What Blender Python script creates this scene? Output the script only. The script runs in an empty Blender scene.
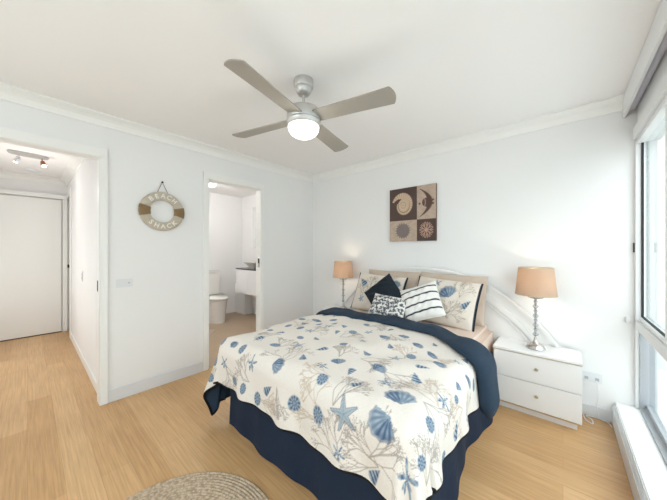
import bpy, bmesh, math, random
import numpy as np
from mathutils import Vector, Matrix
random.seed(4)
rng = np.random.default_rng(7)
PI = math.pi
SC = bpy.context.scene
COL = SC.collection

# ------------------------------------------------------------ camera
cam_d = bpy.data.cameras.new('camera')
cam = bpy.data.objects.new('camera', cam_d)
COL.objects.link(cam)
cam_d.sensor_width = 36
cam_d.lens = 36 * 265 / 667
cam_d.clip_start = 0.02
cam.location = (0, 0, 1.288)
cam.rotation_euler = (PI / 2, 0, math.atan(229.5 / 265))
SC.camera = cam

# ------------------------------------------------------------ world, light, exposure
SC.view_settings.view_transform = 'Standard'
SC.view_settings.look = 'None'
SC.view_settings.gamma = 1
SC.view_settings.use_curve_mapping = False
SC.view_settings.exposure = 0.82
W = bpy.data.worlds.new('sky')
SC.world = W
W.use_nodes = True
wn = W.node_tree.nodes
bg = wn['Background']
bg.inputs['Color'].default_value = (0.90, 0.95, 1.0, 1)
bg.inputs['Strength'].default_value = 2.6


def lamp(name, kind, loc, power, color=(1, 1, 1), size=0.1, rot=(0, 0, 0), size_y=None):
    d = bpy.data.lights.new(name, kind)
    d.energy = power
    d.color = color
    if kind == 'AREA':
        d.size = size
        if size_y:
            d.shape = 'RECTANGLE'
            d.size_y = size_y
    else:
        d.shadow_soft_size = size
    o = bpy.data.objects.new(name, d)
    o.location = loc
    o.rotation_euler = rot
    COL.objects.link(o)
    return o


# daylight portals for the window wall and the added rear window
po = lamp('window_daylight', 'AREA', (0.58, 0.95, 1.15), 1, (1, 1, 1), 2.0, (0, PI / 2, 0), 3.8)
po.data.cycles.is_portal = True
po = lamp('added_window_portal', 'AREA', (-1.4, -1.68, 1.45), 1, (1, 1, 1), 2.2, (PI / 2, 0, 0), 1.3)
po.data.cycles.is_portal = True
# added hall fill lamp, extra bathroom lamp near its downlight, fan light
lamp('hall_fill', 'AREA', (-4.4, -0.75, 1.1), 8, (.97, 1, 1), 2.0, (PI / 2, 0, 0), 1.4)
lamp('bath_ceiling_glow', 'POINT', (-4.0, 1.75, 2.2), 14, (1, .99, .96), 0.12)
lamp('fan_light', 'POINT', (-1.285, 1.185, 1.90), 0.9, (1, 0.97, 0.93), 0.10)


# ------------------------------------------------------------ materials
def lin(c):
    return tuple(((x / 255) / 12.92 if x / 255 <= .04045 else ((x / 255 + .055) / 1.055) ** 2.4) for x in c)


def mat(name, rgb, rough=0.5, metal=0.0, bump=0.0, bscale=80, trans=0.0, emit=None, estr=0.0, var=0.0, vscale=6,
        coat=0.0, sheen=0.0, ior=1.45):
    m = bpy.data.materials.new(name)
    m.use_nodes = True
    nt = m.node_tree
    b = nt.nodes['Principled BSDF']
    c = lin(rgb)
    b.inputs['Base Color'].default_value = (*c, 1)
    b.inputs['Roughness'].default_value = rough
    b.inputs['Metallic'].default_value = metal
    b.inputs['IOR'].default_value = ior
    b.inputs['Transmission Weight'].default_value = trans
    b.inputs['Coat Weight'].default_value = coat
    b.inputs['Sheen Weight'].default_value = sheen
    if emit:
        b.inputs['Emission Color'].default_value = (*lin(emit), 1)
        b.inputs['Emission Strength'].default_value = estr
    tc = nt.nodes.new('ShaderNodeTexCoord')
    if var > 0:
        n = nt.nodes.new('ShaderNodeTexNoise')
        n.inputs['Scale'].default_value = vscale
        n.inputs['Detail'].default_value = 4
        nt.links.new(tc.outputs['Object'], n.inputs['Vector'])
        mx = nt.nodes.new('ShaderNodeMix')
        mx.data_type = 'RGBA'
        mx.inputs[6].default_value = (*[x * (1 - var) for x in c], 1)
        mx.inputs[7].default_value = (*[min(1, x * (1 + var)) for x in c], 1)
        nt.links.new(n.outputs['Fac'], mx.inputs[0])
        nt.links.new(mx.outputs[2], b.inputs['Base Color'])
    if bump > 0:
        n = nt.nodes.new('ShaderNodeTexNoise')
        n.inputs['Scale'].default_value = bscale
        n.inputs['Detail'].default_value = 5
        nt.links.new(tc.outputs['Object'], n.inputs['Vector'])
        bp = nt.nodes.new('ShaderNodeBump')
        bp.inputs['Strength'].default_value = bump
        bp.inputs['Distance'].default_value = 0.01
        nt.links.new(n.outputs['Fac'], bp.inputs['Height'])
        nt.links.new(bp.outputs['Normal'], b.inputs['Normal'])
    return m


M = {}
M['wall'] = mat('wall_paint', (243, 242, 241), 0.7, bump=0.04, bscale=150, var=0.01, vscale=2)
M['ceil'] = mat('ceiling_paint', (251, 249, 248), 0.85, bump=0.03, bscale=200)
M['trim'] = mat('trim_gloss', (247, 246, 243), 0.35)
M['skirt'] = mat('skirting_grey', (228, 229, 231), 0.4)
M['white'] = mat('white_laminate', (248, 248, 248), 0.18, coat=0.3)
M['whitelac'] = mat('white_lacquer', (248, 246, 244), 0.22, coat=0.3)
M['gold'] = mat('gold_line', (214, 188, 148), 0.35, 0.8)
M['brass'] = mat('brushed_knob', (200, 190, 165), 0.3, 1.0)
M['nickel'] = mat('brushed_nickel', (200, 198, 195), 0.42, 0.8, bump=0.02, bscale=300)
M['chrome'] = mat('chrome', (225, 225, 228), 0.08, 1.0)
M['silver'] = mat('antique_silver', (205, 203, 200), 0.18, 1.0, bump=0.5, bscale=60)
M['crystal'] = mat('crystal', (225, 228, 232), 0.02, trans=0.85, ior=1.5)
M['blade'] = mat('silver_blade', (172, 166, 156), 0.5, 0.25, bump=0.05, bscale=200)
M['glow'] = mat('opal_dome', (255, 255, 255), 0.3, emit=(255, 250, 240), estr=1.6)
M['bulb'] = mat('spot_bulb', (255, 255, 255), 0.3, emit=(255, 240, 220), estr=6)
M['down'] = mat('downlight_lens', (255, 255, 255), 0.3, emit=(255, 255, 255), estr=2.5)
M['dark'] = mat('dark_metal', (60, 58, 55), 0.4, 0.5)
M['copper'] = mat('copper_spot', (170, 110, 85), 0.3, 0.9)
M['porcelain'] = mat('porcelain', (240, 238, 233), 0.12, coat=0.5)
M['stone'] = mat('dark_stone_top', (70, 66, 64), 0.25, var=0.3, vscale=60)
M['navy'] = mat('navy_cotton', (34, 52, 70), 0.9, bump=0.3, bscale=35)
M['navydark'] = mat('navy_valance', (22, 38, 60), 0.9, bump=0.4, bscale=25)
M['navycush'] = mat('navy_velvet', (24, 36, 46), 0.9, bump=0.4, bscale=120)
M['taupe'] = mat('taupe_cotton', (204, 186, 170), 0.85, bump=0.3, bscale=30)
M['sheet'] = mat('blush_sheet', (226, 205, 190), 0.85, bump=0.3, bscale=20)
M['cord'] = mat('white_cord', (235, 235, 235), 0.5)
M['plastic'] = mat('white_plastic', (232, 233, 234), 0.35)
M['plasticgrey'] = mat('plastic_slot', (185, 185, 188), 0.5)
M['alu'] = mat('white_aluminium', (235, 236, 236), 0.35)
M['alugrey'] = mat('grey_track', (178, 182, 187), 0.35, 0.2)
M['seal'] = mat('black_seal', (40, 42, 44), 0.6)
M['mat'] = mat('pink_bath_mat', (205, 186, 178), 0.95, bump=0.8, bscale=150)
M['bathtile'] = mat('bath_floor_vinyl', (176, 154, 128), 0.35, var=0.08, vscale=5)
M['paving'] = mat('pale_paving', (215, 216, 215), 0.9, var=0.1, vscale=3)
M['fence'] = mat('pale_render', (205, 208, 208), 0.9, var=0.05, vscale=2)
M['roller'] = mat('lilac_blind', (214, 213, 222), 0.8, bump=0.1, bscale=200)
M['ringwood'] = mat('whitewashed_wood', (200, 188, 170), 0.85, bump=0.5, bscale=60, var=0.18, vscale=30)
M['rope'] = mat('jute_rope', (160, 134, 100), 0.95, bump=0.8, bscale=200, var=0.2, vscale=80)
M['letter'] = mat('white_lettering', (244, 242, 236), 0.7)
M['mirror'] = mat('mirror_glass', (235, 238, 238), 0.03, 1.0)


def shade_mat():
    m = bpy.data.materials.new('linen_shade')
    m.use_nodes = True
    nt = m.node_tree
    nt.nodes.clear()
    out = nt.nodes.new('ShaderNodeOutputMaterial')
    mix = nt.nodes.new('ShaderNodeMixShader')
    d = nt.nodes.new('ShaderNodeBsdfDiffuse')
    t = nt.nodes.new('ShaderNodeBsdfTranslucent')
    tc = nt.nodes.new('ShaderNodeTexCoord')
    wv = nt.nodes.new('ShaderNodeTexNoise')
    wv.inputs['Scale'].default_value = 300
    mx = nt.nodes.new('ShaderNodeMix')
    mx.data_type = 'RGBA'
    mx.inputs[6].default_value = (*lin((205, 184, 164)), 1)
    mx.inputs[7].default_value = (*lin((226, 206, 186)), 1)
    nt.links.new(tc.outputs['Object'], wv.inputs['Vector'])
    nt.links.new(wv.outputs['Fac'], mx.inputs[0])
    nt.links.new(mx.outputs[2], d.inputs['Color'])
    nt.links.new(mx.outputs[2], t.inputs['Color'])
    mix.inputs[0].default_value = 0.45
    nt.links.new(d.outputs[0], mix.inputs[1])
    nt.links.new(t.outputs[0], mix.inputs[2])
    nt.links.new(mix.outputs[0], out.inputs['Surface'])
    return m


M['shade'] = shade_mat()


def glass_mat():
    m = bpy.data.materials.new('window_glass')
    m.use_nodes = True
    nt = m.node_tree
    nt.nodes.clear()
    out = nt.nodes.new('ShaderNodeOutputMaterial')
    mix = nt.nodes.new('ShaderNodeMixShader')
    tr = nt.nodes.new('ShaderNodeBsdfTransparent')
    tr.inputs['Color'].default_value = (0.93, 0.96, 0.95, 1)
    gl = nt.nodes.new('ShaderNodeBsdfGlossy')
    gl.inputs['Roughness'].default_value = 0.02
    lw = nt.nodes.new('ShaderNodeLayerWeight')
    lw.inputs['Blend'].default_value = 0.5
    pw = nt.nodes.new('ShaderNodeMath')
    pw.operation = 'POWER'
    pw.inputs[1].default_value = 5
    nt.links.new(lw.outputs['Facing'], pw.inputs[0])
    fr = nt.nodes.new('ShaderNodeMath')
    fr.operation = 'MULTIPLY_ADD'
    fr.inputs[1].default_value = 0.8
    fr.inputs[2].default_value = 0.035
    nt.links.new(pw.outputs[0], fr.inputs[0])
    nt.links.new(fr.outputs[0], mix.inputs[0])
    nt.links.new(tr.outputs[0], mix.inputs[1])
    nt.links.new(gl.outputs[0], mix.inputs[2])
    nt.links.new(mix.outputs[0], out.inputs['Surface'])
    return m


M['glass'] = glass_mat()


def floor_mat():
    m = bpy.data.materials.new('bamboo_boards')
    m.use_nodes = True
    nt = m.node_tree
    L = nt.links.new
    b = nt.nodes['Principled BSDF']
    tc = nt.nodes.new('ShaderNodeTexCoord')
    br = nt.nodes.new('ShaderNodeTexBrick')
    br.offset = 0.37
    br.offset_frequency = 2
    br.inputs['Scale'].default_value = 1.0
    br.inputs['Brick Width'].default_value = 1.45
    br.inputs['Row Height'].default_value = 0.137
    br.inputs['Mortar Size'].default_value = 0.0012
    br.inputs['Mortar Smooth'].default_value = 0.3
    br.inputs['Bias'].default_value = 0.0
    br.inputs['Color1'].default_value = (*lin((204, 161, 112)), 1)
    br.inputs['Color2'].default_value = (*lin((219, 180, 132)), 1)
    br.inputs['Mortar'].default_value = (*lin((194, 152, 104)), 1)
    L(tc.outputs['Object'], br.inputs['Vector'])
    mp = nt.nodes.new('ShaderNodeMapping')
    mp.inputs['Scale'].default_value = (1.3, 42, 1)
    L(tc.outputs['Object'], mp.inputs['Vector'])
    n = nt.nodes.new('ShaderNodeTexNoise')
    n.inputs['Scale'].default_value = 2.2
    n.inputs['Detail'].default_value = 6
    n.inputs['Roughness'].default_value = 0.65
    L(mp.outputs[0], n.inputs['Vector'])
    rp = nt.nodes.new('ShaderNodeValToRGB')
    rp.color_ramp.elements[0].position = 0.26
    rp.color_ramp.elements[0].color = (0.74, 0.70, 0.64, 1)
    rp.color_ramp.elements[1].position = 0.62
    rp.color_ramp.elements[1].color = (1.05, 1.04, 1.02, 1)
    L(n.outputs['Fac'], rp.inputs[0])
    n2 = nt.nodes.new('ShaderNodeTexNoise')
    n2.inputs['Scale'].default_value = 2.5
    L(tc.outputs['Object'], n2.inputs['Vector'])
    rp2 = nt.nodes.new('ShaderNodeValToRGB')
    rp2.color_ramp.elements[0].position = 0.3
    rp2.color_ramp.elements[0].color = (0.93, 0.92, 0.90, 1)
    rp2.color_ramp.elements[1].position = 0.7
    rp2.color_ramp.elements[1].color = (1.04, 1.04, 1.04, 1)
    L(n2.outputs['Fac'], rp2.inputs[0])
    a = nt.nodes.new('ShaderNodeMix')
    a.data_type = 'RGBA'
    a.blend_type = 'MULTIPLY'
    a.inputs[0].default_value = 1
    L(br.outputs['Color'], a.inputs[6])
    L(rp.outputs[0], a.inputs[7])
    a2 = nt.nodes.new('ShaderNodeMix')
    a2.data_type = 'RGBA'
    a2.blend_type = 'MULTIPLY'
    a2.inputs[0].default_value = 1
    L(a.outputs[2], a2.inputs[6])
    L(rp2.outputs[0], a2.inputs[7])
    L(a2.outputs[2], b.inputs['Base Color'])
    b.inputs['Roughness'].default_value = 0.36
    bp = nt.nodes.new('ShaderNodeBump')
    bp.inputs['Strength'].default_value = 0.08
    bp.inputs['Distance'].default_value = 0.002
    L(n.outputs['Fac'], bp.inputs['Height'])
    L(bp.outputs[0], b.inputs['Normal'])
    return m


M['floor'] = floor_mat()


def paint_mat(name, rough=0.85, bump=0.25, bscale=40):
    m = mat(name, (255, 255, 255), rough, bump=bump, bscale=bscale)
    nt = m.node_tree
    at = nt.nodes.new('ShaderNodeAttribute')
    at.attribute_name = 'Col'
    nt.links.new(at.outputs['Color'], nt.nodes['Principled BSDF'].inputs['Base Color'])
    return m


M['print'] = paint_mat('shell_print_cotton')
M['canvas'] = paint_mat('printed_canvas', 0.7, 0.1, 300)


def rug_mat():
    m = bpy.data.materials.new('braided_jute')
    m.use_nodes = True
    nt = m.node_tree
    L = nt.links.new
    b = nt.nodes['Principled BSDF']
    b.inputs['Roughness'].default_value = 0.95
    tc = nt.nodes.new('ShaderNodeTexCoord')
    n = nt.nodes.new('ShaderNodeTexNoise')
    n.inputs['Scale'].default_value = 70
    n.inputs['Detail'].default_value = 5
    L(tc.outputs['Object'], n.inputs['Vector'])
    rp = nt.nodes.new('ShaderNodeValToRGB')
    rp.color_ramp.elements[0].position = 0.36
    rp.color_ramp.elements[0].color = (*lin((158, 137, 114)), 1)
    rp.color_ramp.elements[1].position = 0.62
    rp.color_ramp.elements[1].color = (*lin((200, 180, 156)), 1)
    L(n.outputs['Fac'], rp.inputs[0])
    L(rp.outputs[0], b.inputs['Base Color'])
    bp = nt.nodes.new('ShaderNodeBump')
    bp.inputs['Strength'].default_value = 0.6
    bp.inputs['Distance'].default_value = 0.004
    L(n.outputs['Fac'], bp.inputs['Height'])
    L(bp.outputs[0], b.inputs['Normal'])
    return m


M['rug'] = rug_mat()


# ------------------------------------------------------------ helpers
def tag(o, label=None, cat=None, group=None, kind=None):
    if label:
        o['label'] = label
    if cat:
        o['category'] = cat
    if group:
        o['group'] = group
    if kind:
        o['kind'] = kind
    return o


def empty(name, loc=(0, 0, 0), rz=0, label=None, cat=None, group=None, kind=None):
    o = bpy.data.objects.new(name, None)
    o.empty_display_size = 0.05
    o.location = loc
    o.rotation_euler = (0, 0, rz)
    COL.objects.link(o)
    return tag(o, label, cat, group, kind)


class MB:
    def __init__(s):
        s.bm = bmesh.new()

    def box(s, x0, x1, y0, y1, z0, z1, bev=0.0, mtx=None):
        t = bmesh.new()
        bmesh.ops.create_cube(t, size=1)
        for v in t.verts:
            v.co = Vector(((x0 + x1) / 2 + v.co.x * (x1 - x0), (y0 + y1) / 2 + v.co.y * (y1 - y0),
                           (z0 + z1) / 2 + v.co.z * (z1 - z0)))
        if bev > 0:
            bmesh.ops.bevel(t, geom=list(t.edges), offset=bev, segments=2, affect='EDGES')
        return s.add(t, mtx)

    def add(s, t, mtx=None):
        if mtx is not None:
            bmesh.ops.transform(t, matrix=mtx, verts=t.verts)
        me = bpy.data.meshes.new('tmp')
        t.to_mesh(me)
        t.free()
        s.bm.from_mesh(me)
        bpy.data.meshes.remove(me)
        return s

    def lathe(s, prof, seg=32, mtx=None):
        """prof: list of (r, z)"""
        t = bmesh.new()
        rings = []
        for r, z in prof:
            if r < 1e-5:
                rings.append([t.verts.new((0, 0, z))])
            else:
                rings.append([t.verts.new((r * math.cos(2 * PI * k / seg), r * math.sin(2 * PI * k / seg), z)) for k in range(seg)])
        for a, b in zip(rings[:-1], rings[1:]):
            for k in range(seg):
                k2 = (k + 1) % seg
                if len(a) == 1 and len(b) == 1:
                    continue
                if len(a) == 1:
                    t.faces.new((a[0], b[k], b[k2]))
                elif len(b) == 1:
                    t.faces.new((a[k], a[k2], b[0]))
                else:
                    t.faces.new((a[k], a[k2], b[k2], b[k]))
        bmesh.ops.recalc_face_normals(t, faces=t.faces)
        return s.add(t, mtx)

    def tube(s, pts, r, seg=10, rx=None):
        """round tube along points"""
        t = bmesh.new()
        P = [Vector(p) for p in pts]
        rings = []
        up = Vector((0, 0, 1))
        for i, p in enumerate(P):
            d = (P[min(i + 1, len(P) - 1)] - P[max(i - 1, 0)]).normalized()
            if i == 0:
                side = d.cross(up)
                if side.length < .05:
                    side = d.cross(Vector((1, 0, 0)))
                side.normalize()
            else:
                side = (side - d * side.dot(d)).normalized()
            n = d.cross(side)
            rings.append([t.verts.new(p + side * (math.cos(2 * PI * k / seg) * r) + n * (math.sin(2 * PI * k / seg) * (rx or r))) for k in range(seg)])
        for a, b in zip(rings[:-1], rings[1:]):
            for k in range(seg):
                t.faces.new((a[k], a[(k + 1) % seg], b[(k + 1) % seg], b[k]))
        t.faces.new(rings[0])
        t.faces.new(rings[-1][::-1])
        bmesh.ops.recalc_face_normals(t, faces=t.faces)
        return s.add(t)

    def prism(s, poly, axis, a, b, mtx=None):
        """extrude 2-D polygon along an axis from a to b"""
        t = bmesh.new()

        def mk(p, q):
            if axis == 'x':
                return (q, p[0], p[1])
            if axis == 'y':
                return (p[0], q, p[1])
            return (p[0], p[1], q)
        v0 = [t.verts.new(mk(p, a)) for p in poly]
        v1 = [t.verts.new(mk(p, b)) for p in poly]
        t.faces.new(v0)
        t.faces.new(v1[::-1])
        n = len(poly)
        for k in range(n):
            t.faces.new((v0[k], v0[(k + 1) % n], v1[(k + 1) % n], v1[k]))
        bmesh.ops.recalc_face_normals(t, faces=t.faces)
        return s.add(t, mtx)

    def build(s, name, m, parent=None, smooth=False, angle=35, **kw):
        me = bpy.data.meshes.new(name)
        s.bm.to_mesh(me)
        s.bm.free()
        me.materials.append(m)
        o = bpy.data.objects.new(name, me)
        COL.objects.link(o)
        if parent:
            o.parent = parent
        if smooth:
            me.shade_smooth()
            me.set_sharp_from_angle(angle=math.radians(angle))
        return tag(o, **kw)


def struct(name, mb, m, **kw):
    return mb.build(name, m, kind='structure', **kw)


def copy_thing(root, loc=None, rz=None, label=None):
    r = root.copy()
    COL.objects.link(r)
    if loc is not None:
        r.location = loc
    if rz is not None:
        r.rotation_euler = (0, 0, rz)
    if label:
        r['label'] = label

    def rec(src, dst):
        for ch in list(src.children):
            c = ch.copy()
            COL.objects.link(c)
            c.parent = dst
            rec(ch, c)
    rec(root, r)
    return r


def grid_mesh(name, X, Y, Z, m, parent=None, col=None, close=False, **kw):
    H, Wd = X.shape
    co = np.stack([X, Y, Z], -1).reshape(-1, 3).astype(np.float32)
    idx = np.arange(H * Wd).reshape(H, Wd)
    q = np.stack([idx[:-1, :-1], idx[:-1, 1:], idx[1:, 1:], idx[1:, :-1]], -1).reshape(-1, 4)
    me = bpy.data.meshes.new(name)
    me.vertices.add(len(co))
    me.vertices.foreach_set('co', co.ravel())
    me.loops.add(q.size)
    me.loops.foreach_set('vertex_index', q.ravel().astype(np.int32))
    me.polygons.add(len(q))
    me.polygons.foreach_set('loop_start', (np.arange(len(q)) * 4).astype(np.int32))
    me.polygons.foreach_set('loop_total', np.full(len(q), 4, np.int32))
    me.update(calc_edges=True)
    me.validate()
    if col is not None:
        ca = me.color_attributes.new('Col', 'FLOAT_COLOR', 'POINT')
        c4 = np.ones((H * Wd, 4), np.float32)
        c4[:, :3] = col.reshape(-1, 3)
        ca.data.foreach_set('color', c4.ravel())
    me.materials.append(m)
    me.shade_smooth()
    o = bpy.data.objects.new(name, me)
    COL.objects.link(o)
    if parent:
        o.parent = parent
    return tag(o, **kw)


# ------------------------------------------------------------ room
XL, XR, YB, YF, H = -2.9, 0.42, 2.87, -1.6, 2.4
WT = 0.10
BX, BY0, BY1 = -5.15, 0.9, 2.98          # bathroom far wall and sides
HX, HY0, HY1 = -6.0, -0.9, 0.42          # hall

struct('floor', MB().box(-6.1, 0.5, -1.7, 3.0, -0.1, 0.0), M['floor'])
struct('floor_bathroom', MB().box(BX - .05, XL - 0.03, 0.56, BY1 + .05, -0.02, 0.004), M['bathtile'])
struct('ceiling', MB().box(-6.1, 0.50, -1.7, 3.1, H, H + 0.1), M['ceil'])

# left wall with the hall opening and the bathroom opening
HO0, HO1, BO0, BO1, DH = -0.55, 0.392, 1.273, 1.95, 2.056
w = MB()
w.box(XL - WT, XL, YF - .1, HO0, 0, H)
w.box(XL - WT, XL, HO1, BO0, 0, H)
w.box(XL - WT, XL, BO1, YB + .1, 0, H)
w.box(XL - WT, XL, HO0, HO1, DH, H)
w.box(XL - WT, XL, BO0, BO1, DH, H)
struct('wall_left', w, M['wall'])
struct('wall_back', MB().box(XL, 0.50, YB, YB + 0.1, 0, H), M['wall'])
struct('wall_front', MB().box(XL, -2.5, YF - 0.1, YF, 0, H).box(-.3, .6, YF - .1, YF, 0, H).box(-2.5, -.3, YF - .1, YF, 0, .8).box(-2.5, -.3, YF - .1, YF, 2.1, H), M['wall'])
w2 = empty('window_added', (-1.4, YF - .05, 0), kind='structure')  # unseen rear window, added to let in fill daylight
MB().box(-1.1, 1.1, -.02, .02, .8, .85).box(-1.1, 1.1, -.02, .02, 2.05, 2.1).box(-1.1, -1.05, -.02, .02, .85, 2.05).box(1.05, 1.1, -.02, .02, .85, 2.05).box(-.02, .02, -.02, .02, .85, 2.05).build('window_frame', M['alu'], w2)
MB().box(-1.05, 1.05, -.002, .002, .85, 2.05).build('pane', M['glass'], w2)
struct('wall_right', MB().box(0.42, 0.50, YF, YB, 0, 0.16).box(0.42, 0.50, YF, YB, 2.16, H)
       .box(0.42, 0.55, YF, YF + 0.15, .16, 2.16), M['wall'])
struct('wall_hall_end', MB().box(HX - .1, HX, HY0 - .1, HY1 + .12, 0, H), M['wall'])
struct('wall_hall_right', MB().box(HX, -5.47, HY1 + .06, HY1 + .1, 0, 2.12).box(-5.47, XL - WT, HY1, HY1 + .1, 0, H).box(HX, -5.47, HY1, HY1 + .1, 2.12, H), M['wall'])
struct('wall_hall_left', MB().box(HX, XL - WT, HY0 - .1, HY0, 0, H), M['wall'])
struct('wall_bathroom_end', MB().box(BX - .1, BX, 0.54, BY1 + .1, 0, H), M['wall'])
struct('wall_bathroom_right', MB().box(BX, XL - WT, BY1, BY1 + .1, 0, H), M['wall'])

# cornices
cv = [(0, 0), (0, -0.085), (0.012, -0.085), (0.018, -0.07), (0.03, -0.045), (0.05, -0.028), (0.072, -0.018), (0.085, -0.012), (0.085, 0)]


def cornice_x(name, x, sgn, a, b, z=H, s=1.0):      # runs along Y on a wall facing +-X
    struct(name, MB().prism([(x + sgn * p * s, z + q * s) for p, q in cv], 'y', a, b), M['trim'])


def cornice_y(name, y, sgn, a, b, z=H, s=1.0):
    struct(name, MB().prism([(y + sgn * p * s, z + q * s) for p, q in cv], 'x', a, b), M['trim'])


cornice_x('trim_1', XL, 1, YF, YB)
cornice_y('trim_2', YB, -1, XL, 0.33)
cornice_x('trim_3', HX, 1, HY0, HY1, s=1.0)
cornice_y('trim_4', HY1, -1, HX, XL - WT)

# skirting boards
struct('baseboard_left', MB().box(XL, XL + .014, HO1 + .05, BO0 - .05, 0, 0.105, .003).box(XL, XL + .014, BO1 + .05, YB, 0, 0.105, .003), M['skirt'])
struct('baseboard_back', MB().box(XL, 0.286, YB - .014, YB, 0, 0.085, .003), M['skirt'])
struct('baseboard_hall', MB().box(-5.43, XL - WT, HY1 - .014, HY1, 0, 0.09, .003), M['trim'])


# door casings
def casing(name, y0, y1, x, head, wd=0.05, th=0.016, left=True, right=True, sgn=1, wr=None):
    m = MB()
    wr = wr or wd
    if left:
        m.box(x, x + sgn * th, y0 - wd, y0, 0, head + wd, .003)
    if right:
        m.box(x, x + sgn * th, y1, y1 + wr, 0, head + wd, .003)
    m.box(x, x + sgn * (th + .001), y0 - wd, y1 + wr, head, head + wd + .02, .003)
    return struct(name, m, M['trim'])


casing('trim_5', HO0, HO1, XL, DH, 0.05)
casing('trim_6', BO0, BO1, XL, DH, 0.05, wr=0.03)
j = MB()
j.box(XL - WT - .005, XL + .004, HO1 - .004, HO1 - .001, 0, DH)
j.box(XL - WT - .005, XL + .004, HO0, HO1, DH - .004, DH)
struct('trim_7', j, M['trim'])
j = MB()
j.box(XL - WT - .005, XL + .004, BO1 - .014, BO1 - .001, 0.004, DH)
j.box(XL - WT - .005, XL + .004, BO0 + .001, BO0 + .014, 0.004, DH)
j.box(XL - WT - .005, XL + .004, BO0, BO1, DH - .004, DH)
struct('trim_8', j, M['trim'])
# strike plate on hall jamb
tag(MB().box(-2.985, -2.955, HO1 - .007, HO1 - .004, 0.94, 1.03, .001).build('strike_plate', M['dark']), 'small dark metal strike plate on the jamb of the hall doorway', 'strike plate')

# hall end wardrobe style doors
d = empty('door_1', (HX, 0, 0), kind='structure')
MB().box(0.004, 0.034, -0.88, 0.35, 0.012, 2.07, .004).build('door_panel', M['trim'], d)
MB().box(0.001, 0.05, -0.89, HY1 - .002, 2.085, 2.15, .004).box(0.001, 0.03, 0.362, HY1 - .004, 0, 2.085, .003).build('door_frame', M['trim'], d)
MB().box(0.006, 0.03, -0.88, 0.35, 0.0, 0.012).build('shadow_gap', M['dark'], d)

d = empty('door_2', (-5.72, HY1, 0), kind='structure')
MB().box(-0.27, 0.247, 0.02, 0.055, 0.004, 2.118, .003).build('door_panel', M['trim'], d)
MB().box(0.25, 0.30, -0.018, 0.0, 0, 2.19, .003).box(-0.27, 0.25, -0.016, 0, 2.12, 2.17, .003).build('door_casing', M['trim'], d)
MB().lathe([(0, -.05), (0.022, -.05), (0.026, -.035), (0.012, -.02), (0.012, 0.0), (0.026, 0.004), (0.026, 0.01), (0, 0.01)], 20,
           Matrix.Translation((0.19, 0.015, 1.05)) @ Matrix.Rotation(-PI / 2, 4, 'X')).build('door_knob', M['dark'], d, smooth=True)

# sliding bathroom door in its pocket, just its latch edge showing
d = empty('door_3', (XL - 0.06, BO1, 0), kind='structure')
MB().box(-0.02, 0.02, -0.015, -0.008, 0.012, 2.04, .002).build('door_panel', M['trim'], d)
MB().box(0.0, 0.045, -0.019, -0.015, 1.07, 1.21, .001).build('latch_plate', M['chrome'], d)
MB().box(0.012, 0.036, -0.021, -0.019, 1.12, 1.18, .001).build('latch_recess', M['dark'], d)

# ------------------------------------------------------------ window wall
wd = empty('window_1', (0.41, 0, 0), kind='structure')
f = MB()
f.box(-0.02, 0.085, YB - .028, YB - .002, 0.16, 2.16, .003)                  # jamb at the back wall
f.box(-0.03, 0.10, YF + .15, YB - .028, 2.075, 2.16, .004)                # head
f.box(-0.015, 0.10, YF + .15, YB - .028, 2.045, 2.075, .003)
f.box(-0.018, 0.07, YF + .15, YB - .028, 0.725, 0.79, .004)               # transom
f.build('window_frame', M['alu'], wd)
sash = MB()
for y0 in (2.22, 1.28, 0.34):
    sash.box(0.0, 0.045, y0 - .04, y0, 0.79, 2.045, .003)
sash.box(-0.005, 0.04, YF + .15, YB - .06, 0.79, 0.815, .003)
sash.build('sash_stile', M['alu'], wd)
s2 = MB()
for y0 in (1.28, -0.2):
    s2.box(0.005, 0.05, y0 - .05, y0, 0.20, 0.725, .003)
s2.build('mullion', M['alu'], wd)
MB().box(0.008, 0.02, YB - .036, YB - .028, 0.815, 2.045).box(0.008, 0.02, YF + .15, YB - .045, 0.812, 0.822).build('rubber_seal', M['seal'], wd)
MB().box(-0.0, 0.06, YF + .15, YB - .028, 0.16, 0.172).box(0.03, 0.06, YF + .15, YB - .028, 0.172, 0.205).box(0.0, .07, YB - .038, YB - .03, .172, .72).build('sill_track', M['alugrey'], wd)
MB().box(0.024, 0.028, YF + .15, YB - .045, 0.815, 2.045).build('upper_pane', M['glass'], wd)
MB().box(0.040, 0.044, YF + .15, YB - .05, 0.20, 0.725).build('lower_pane', M['glass'], wd)
MB().box(-0.029, -0.021, YB - .020, YB - .010, 1.27, 1.34, .002).build('sash_catch', M['dark'], wd)

# pelmet with roller blind behind it
pl = empty('pelmet_blind', (0.33, 0, 2.4), label='long white pelmet board and rolled blind running above the window', cat='blind')
MB().box(0.0, 0.016, YF + .01, YB - .002, -0.145, -0.001, .002).build('pelmet_board', M['alu'], pl)
MB().tube([(0.045, YF + .03, -0.085), (0.045, YB - .03, -0.085)], 0.024, 16).build('rolled_fabric', M['roller'], pl, smooth=True)
MB().box(0.07, 0.088, YF + .02, YB - .02, -.239, -.03).build('head_rail', M['alu'], pl)

# ledge with duct strip under the window
struct('baseboard_right', MB().box(0.292, 0.42, YF, YB, 0, 0.158, .006), M['white'])
struct('trim_9', MB().box(0.276, 0.292, YF, YB - .003, 0.0, 0.125, .005).box(0.284, 0.292, YF, YB - .003, 0.128, 0.134), M['skirt'])

# outside
struct('ground_outside', MB().box(0.55, 14, -9, 40, -0.25, -0.15), M['paving'])
struct('wall_outside', MB().box(3.6, 3.8, -9, 40, -0.15, 2.5), M['fence'])
struct('wall_outside_back', MB().box(0.62, 3.6, 5.0, 5.2, -0.15, 3.0), M['fence'])

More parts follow.
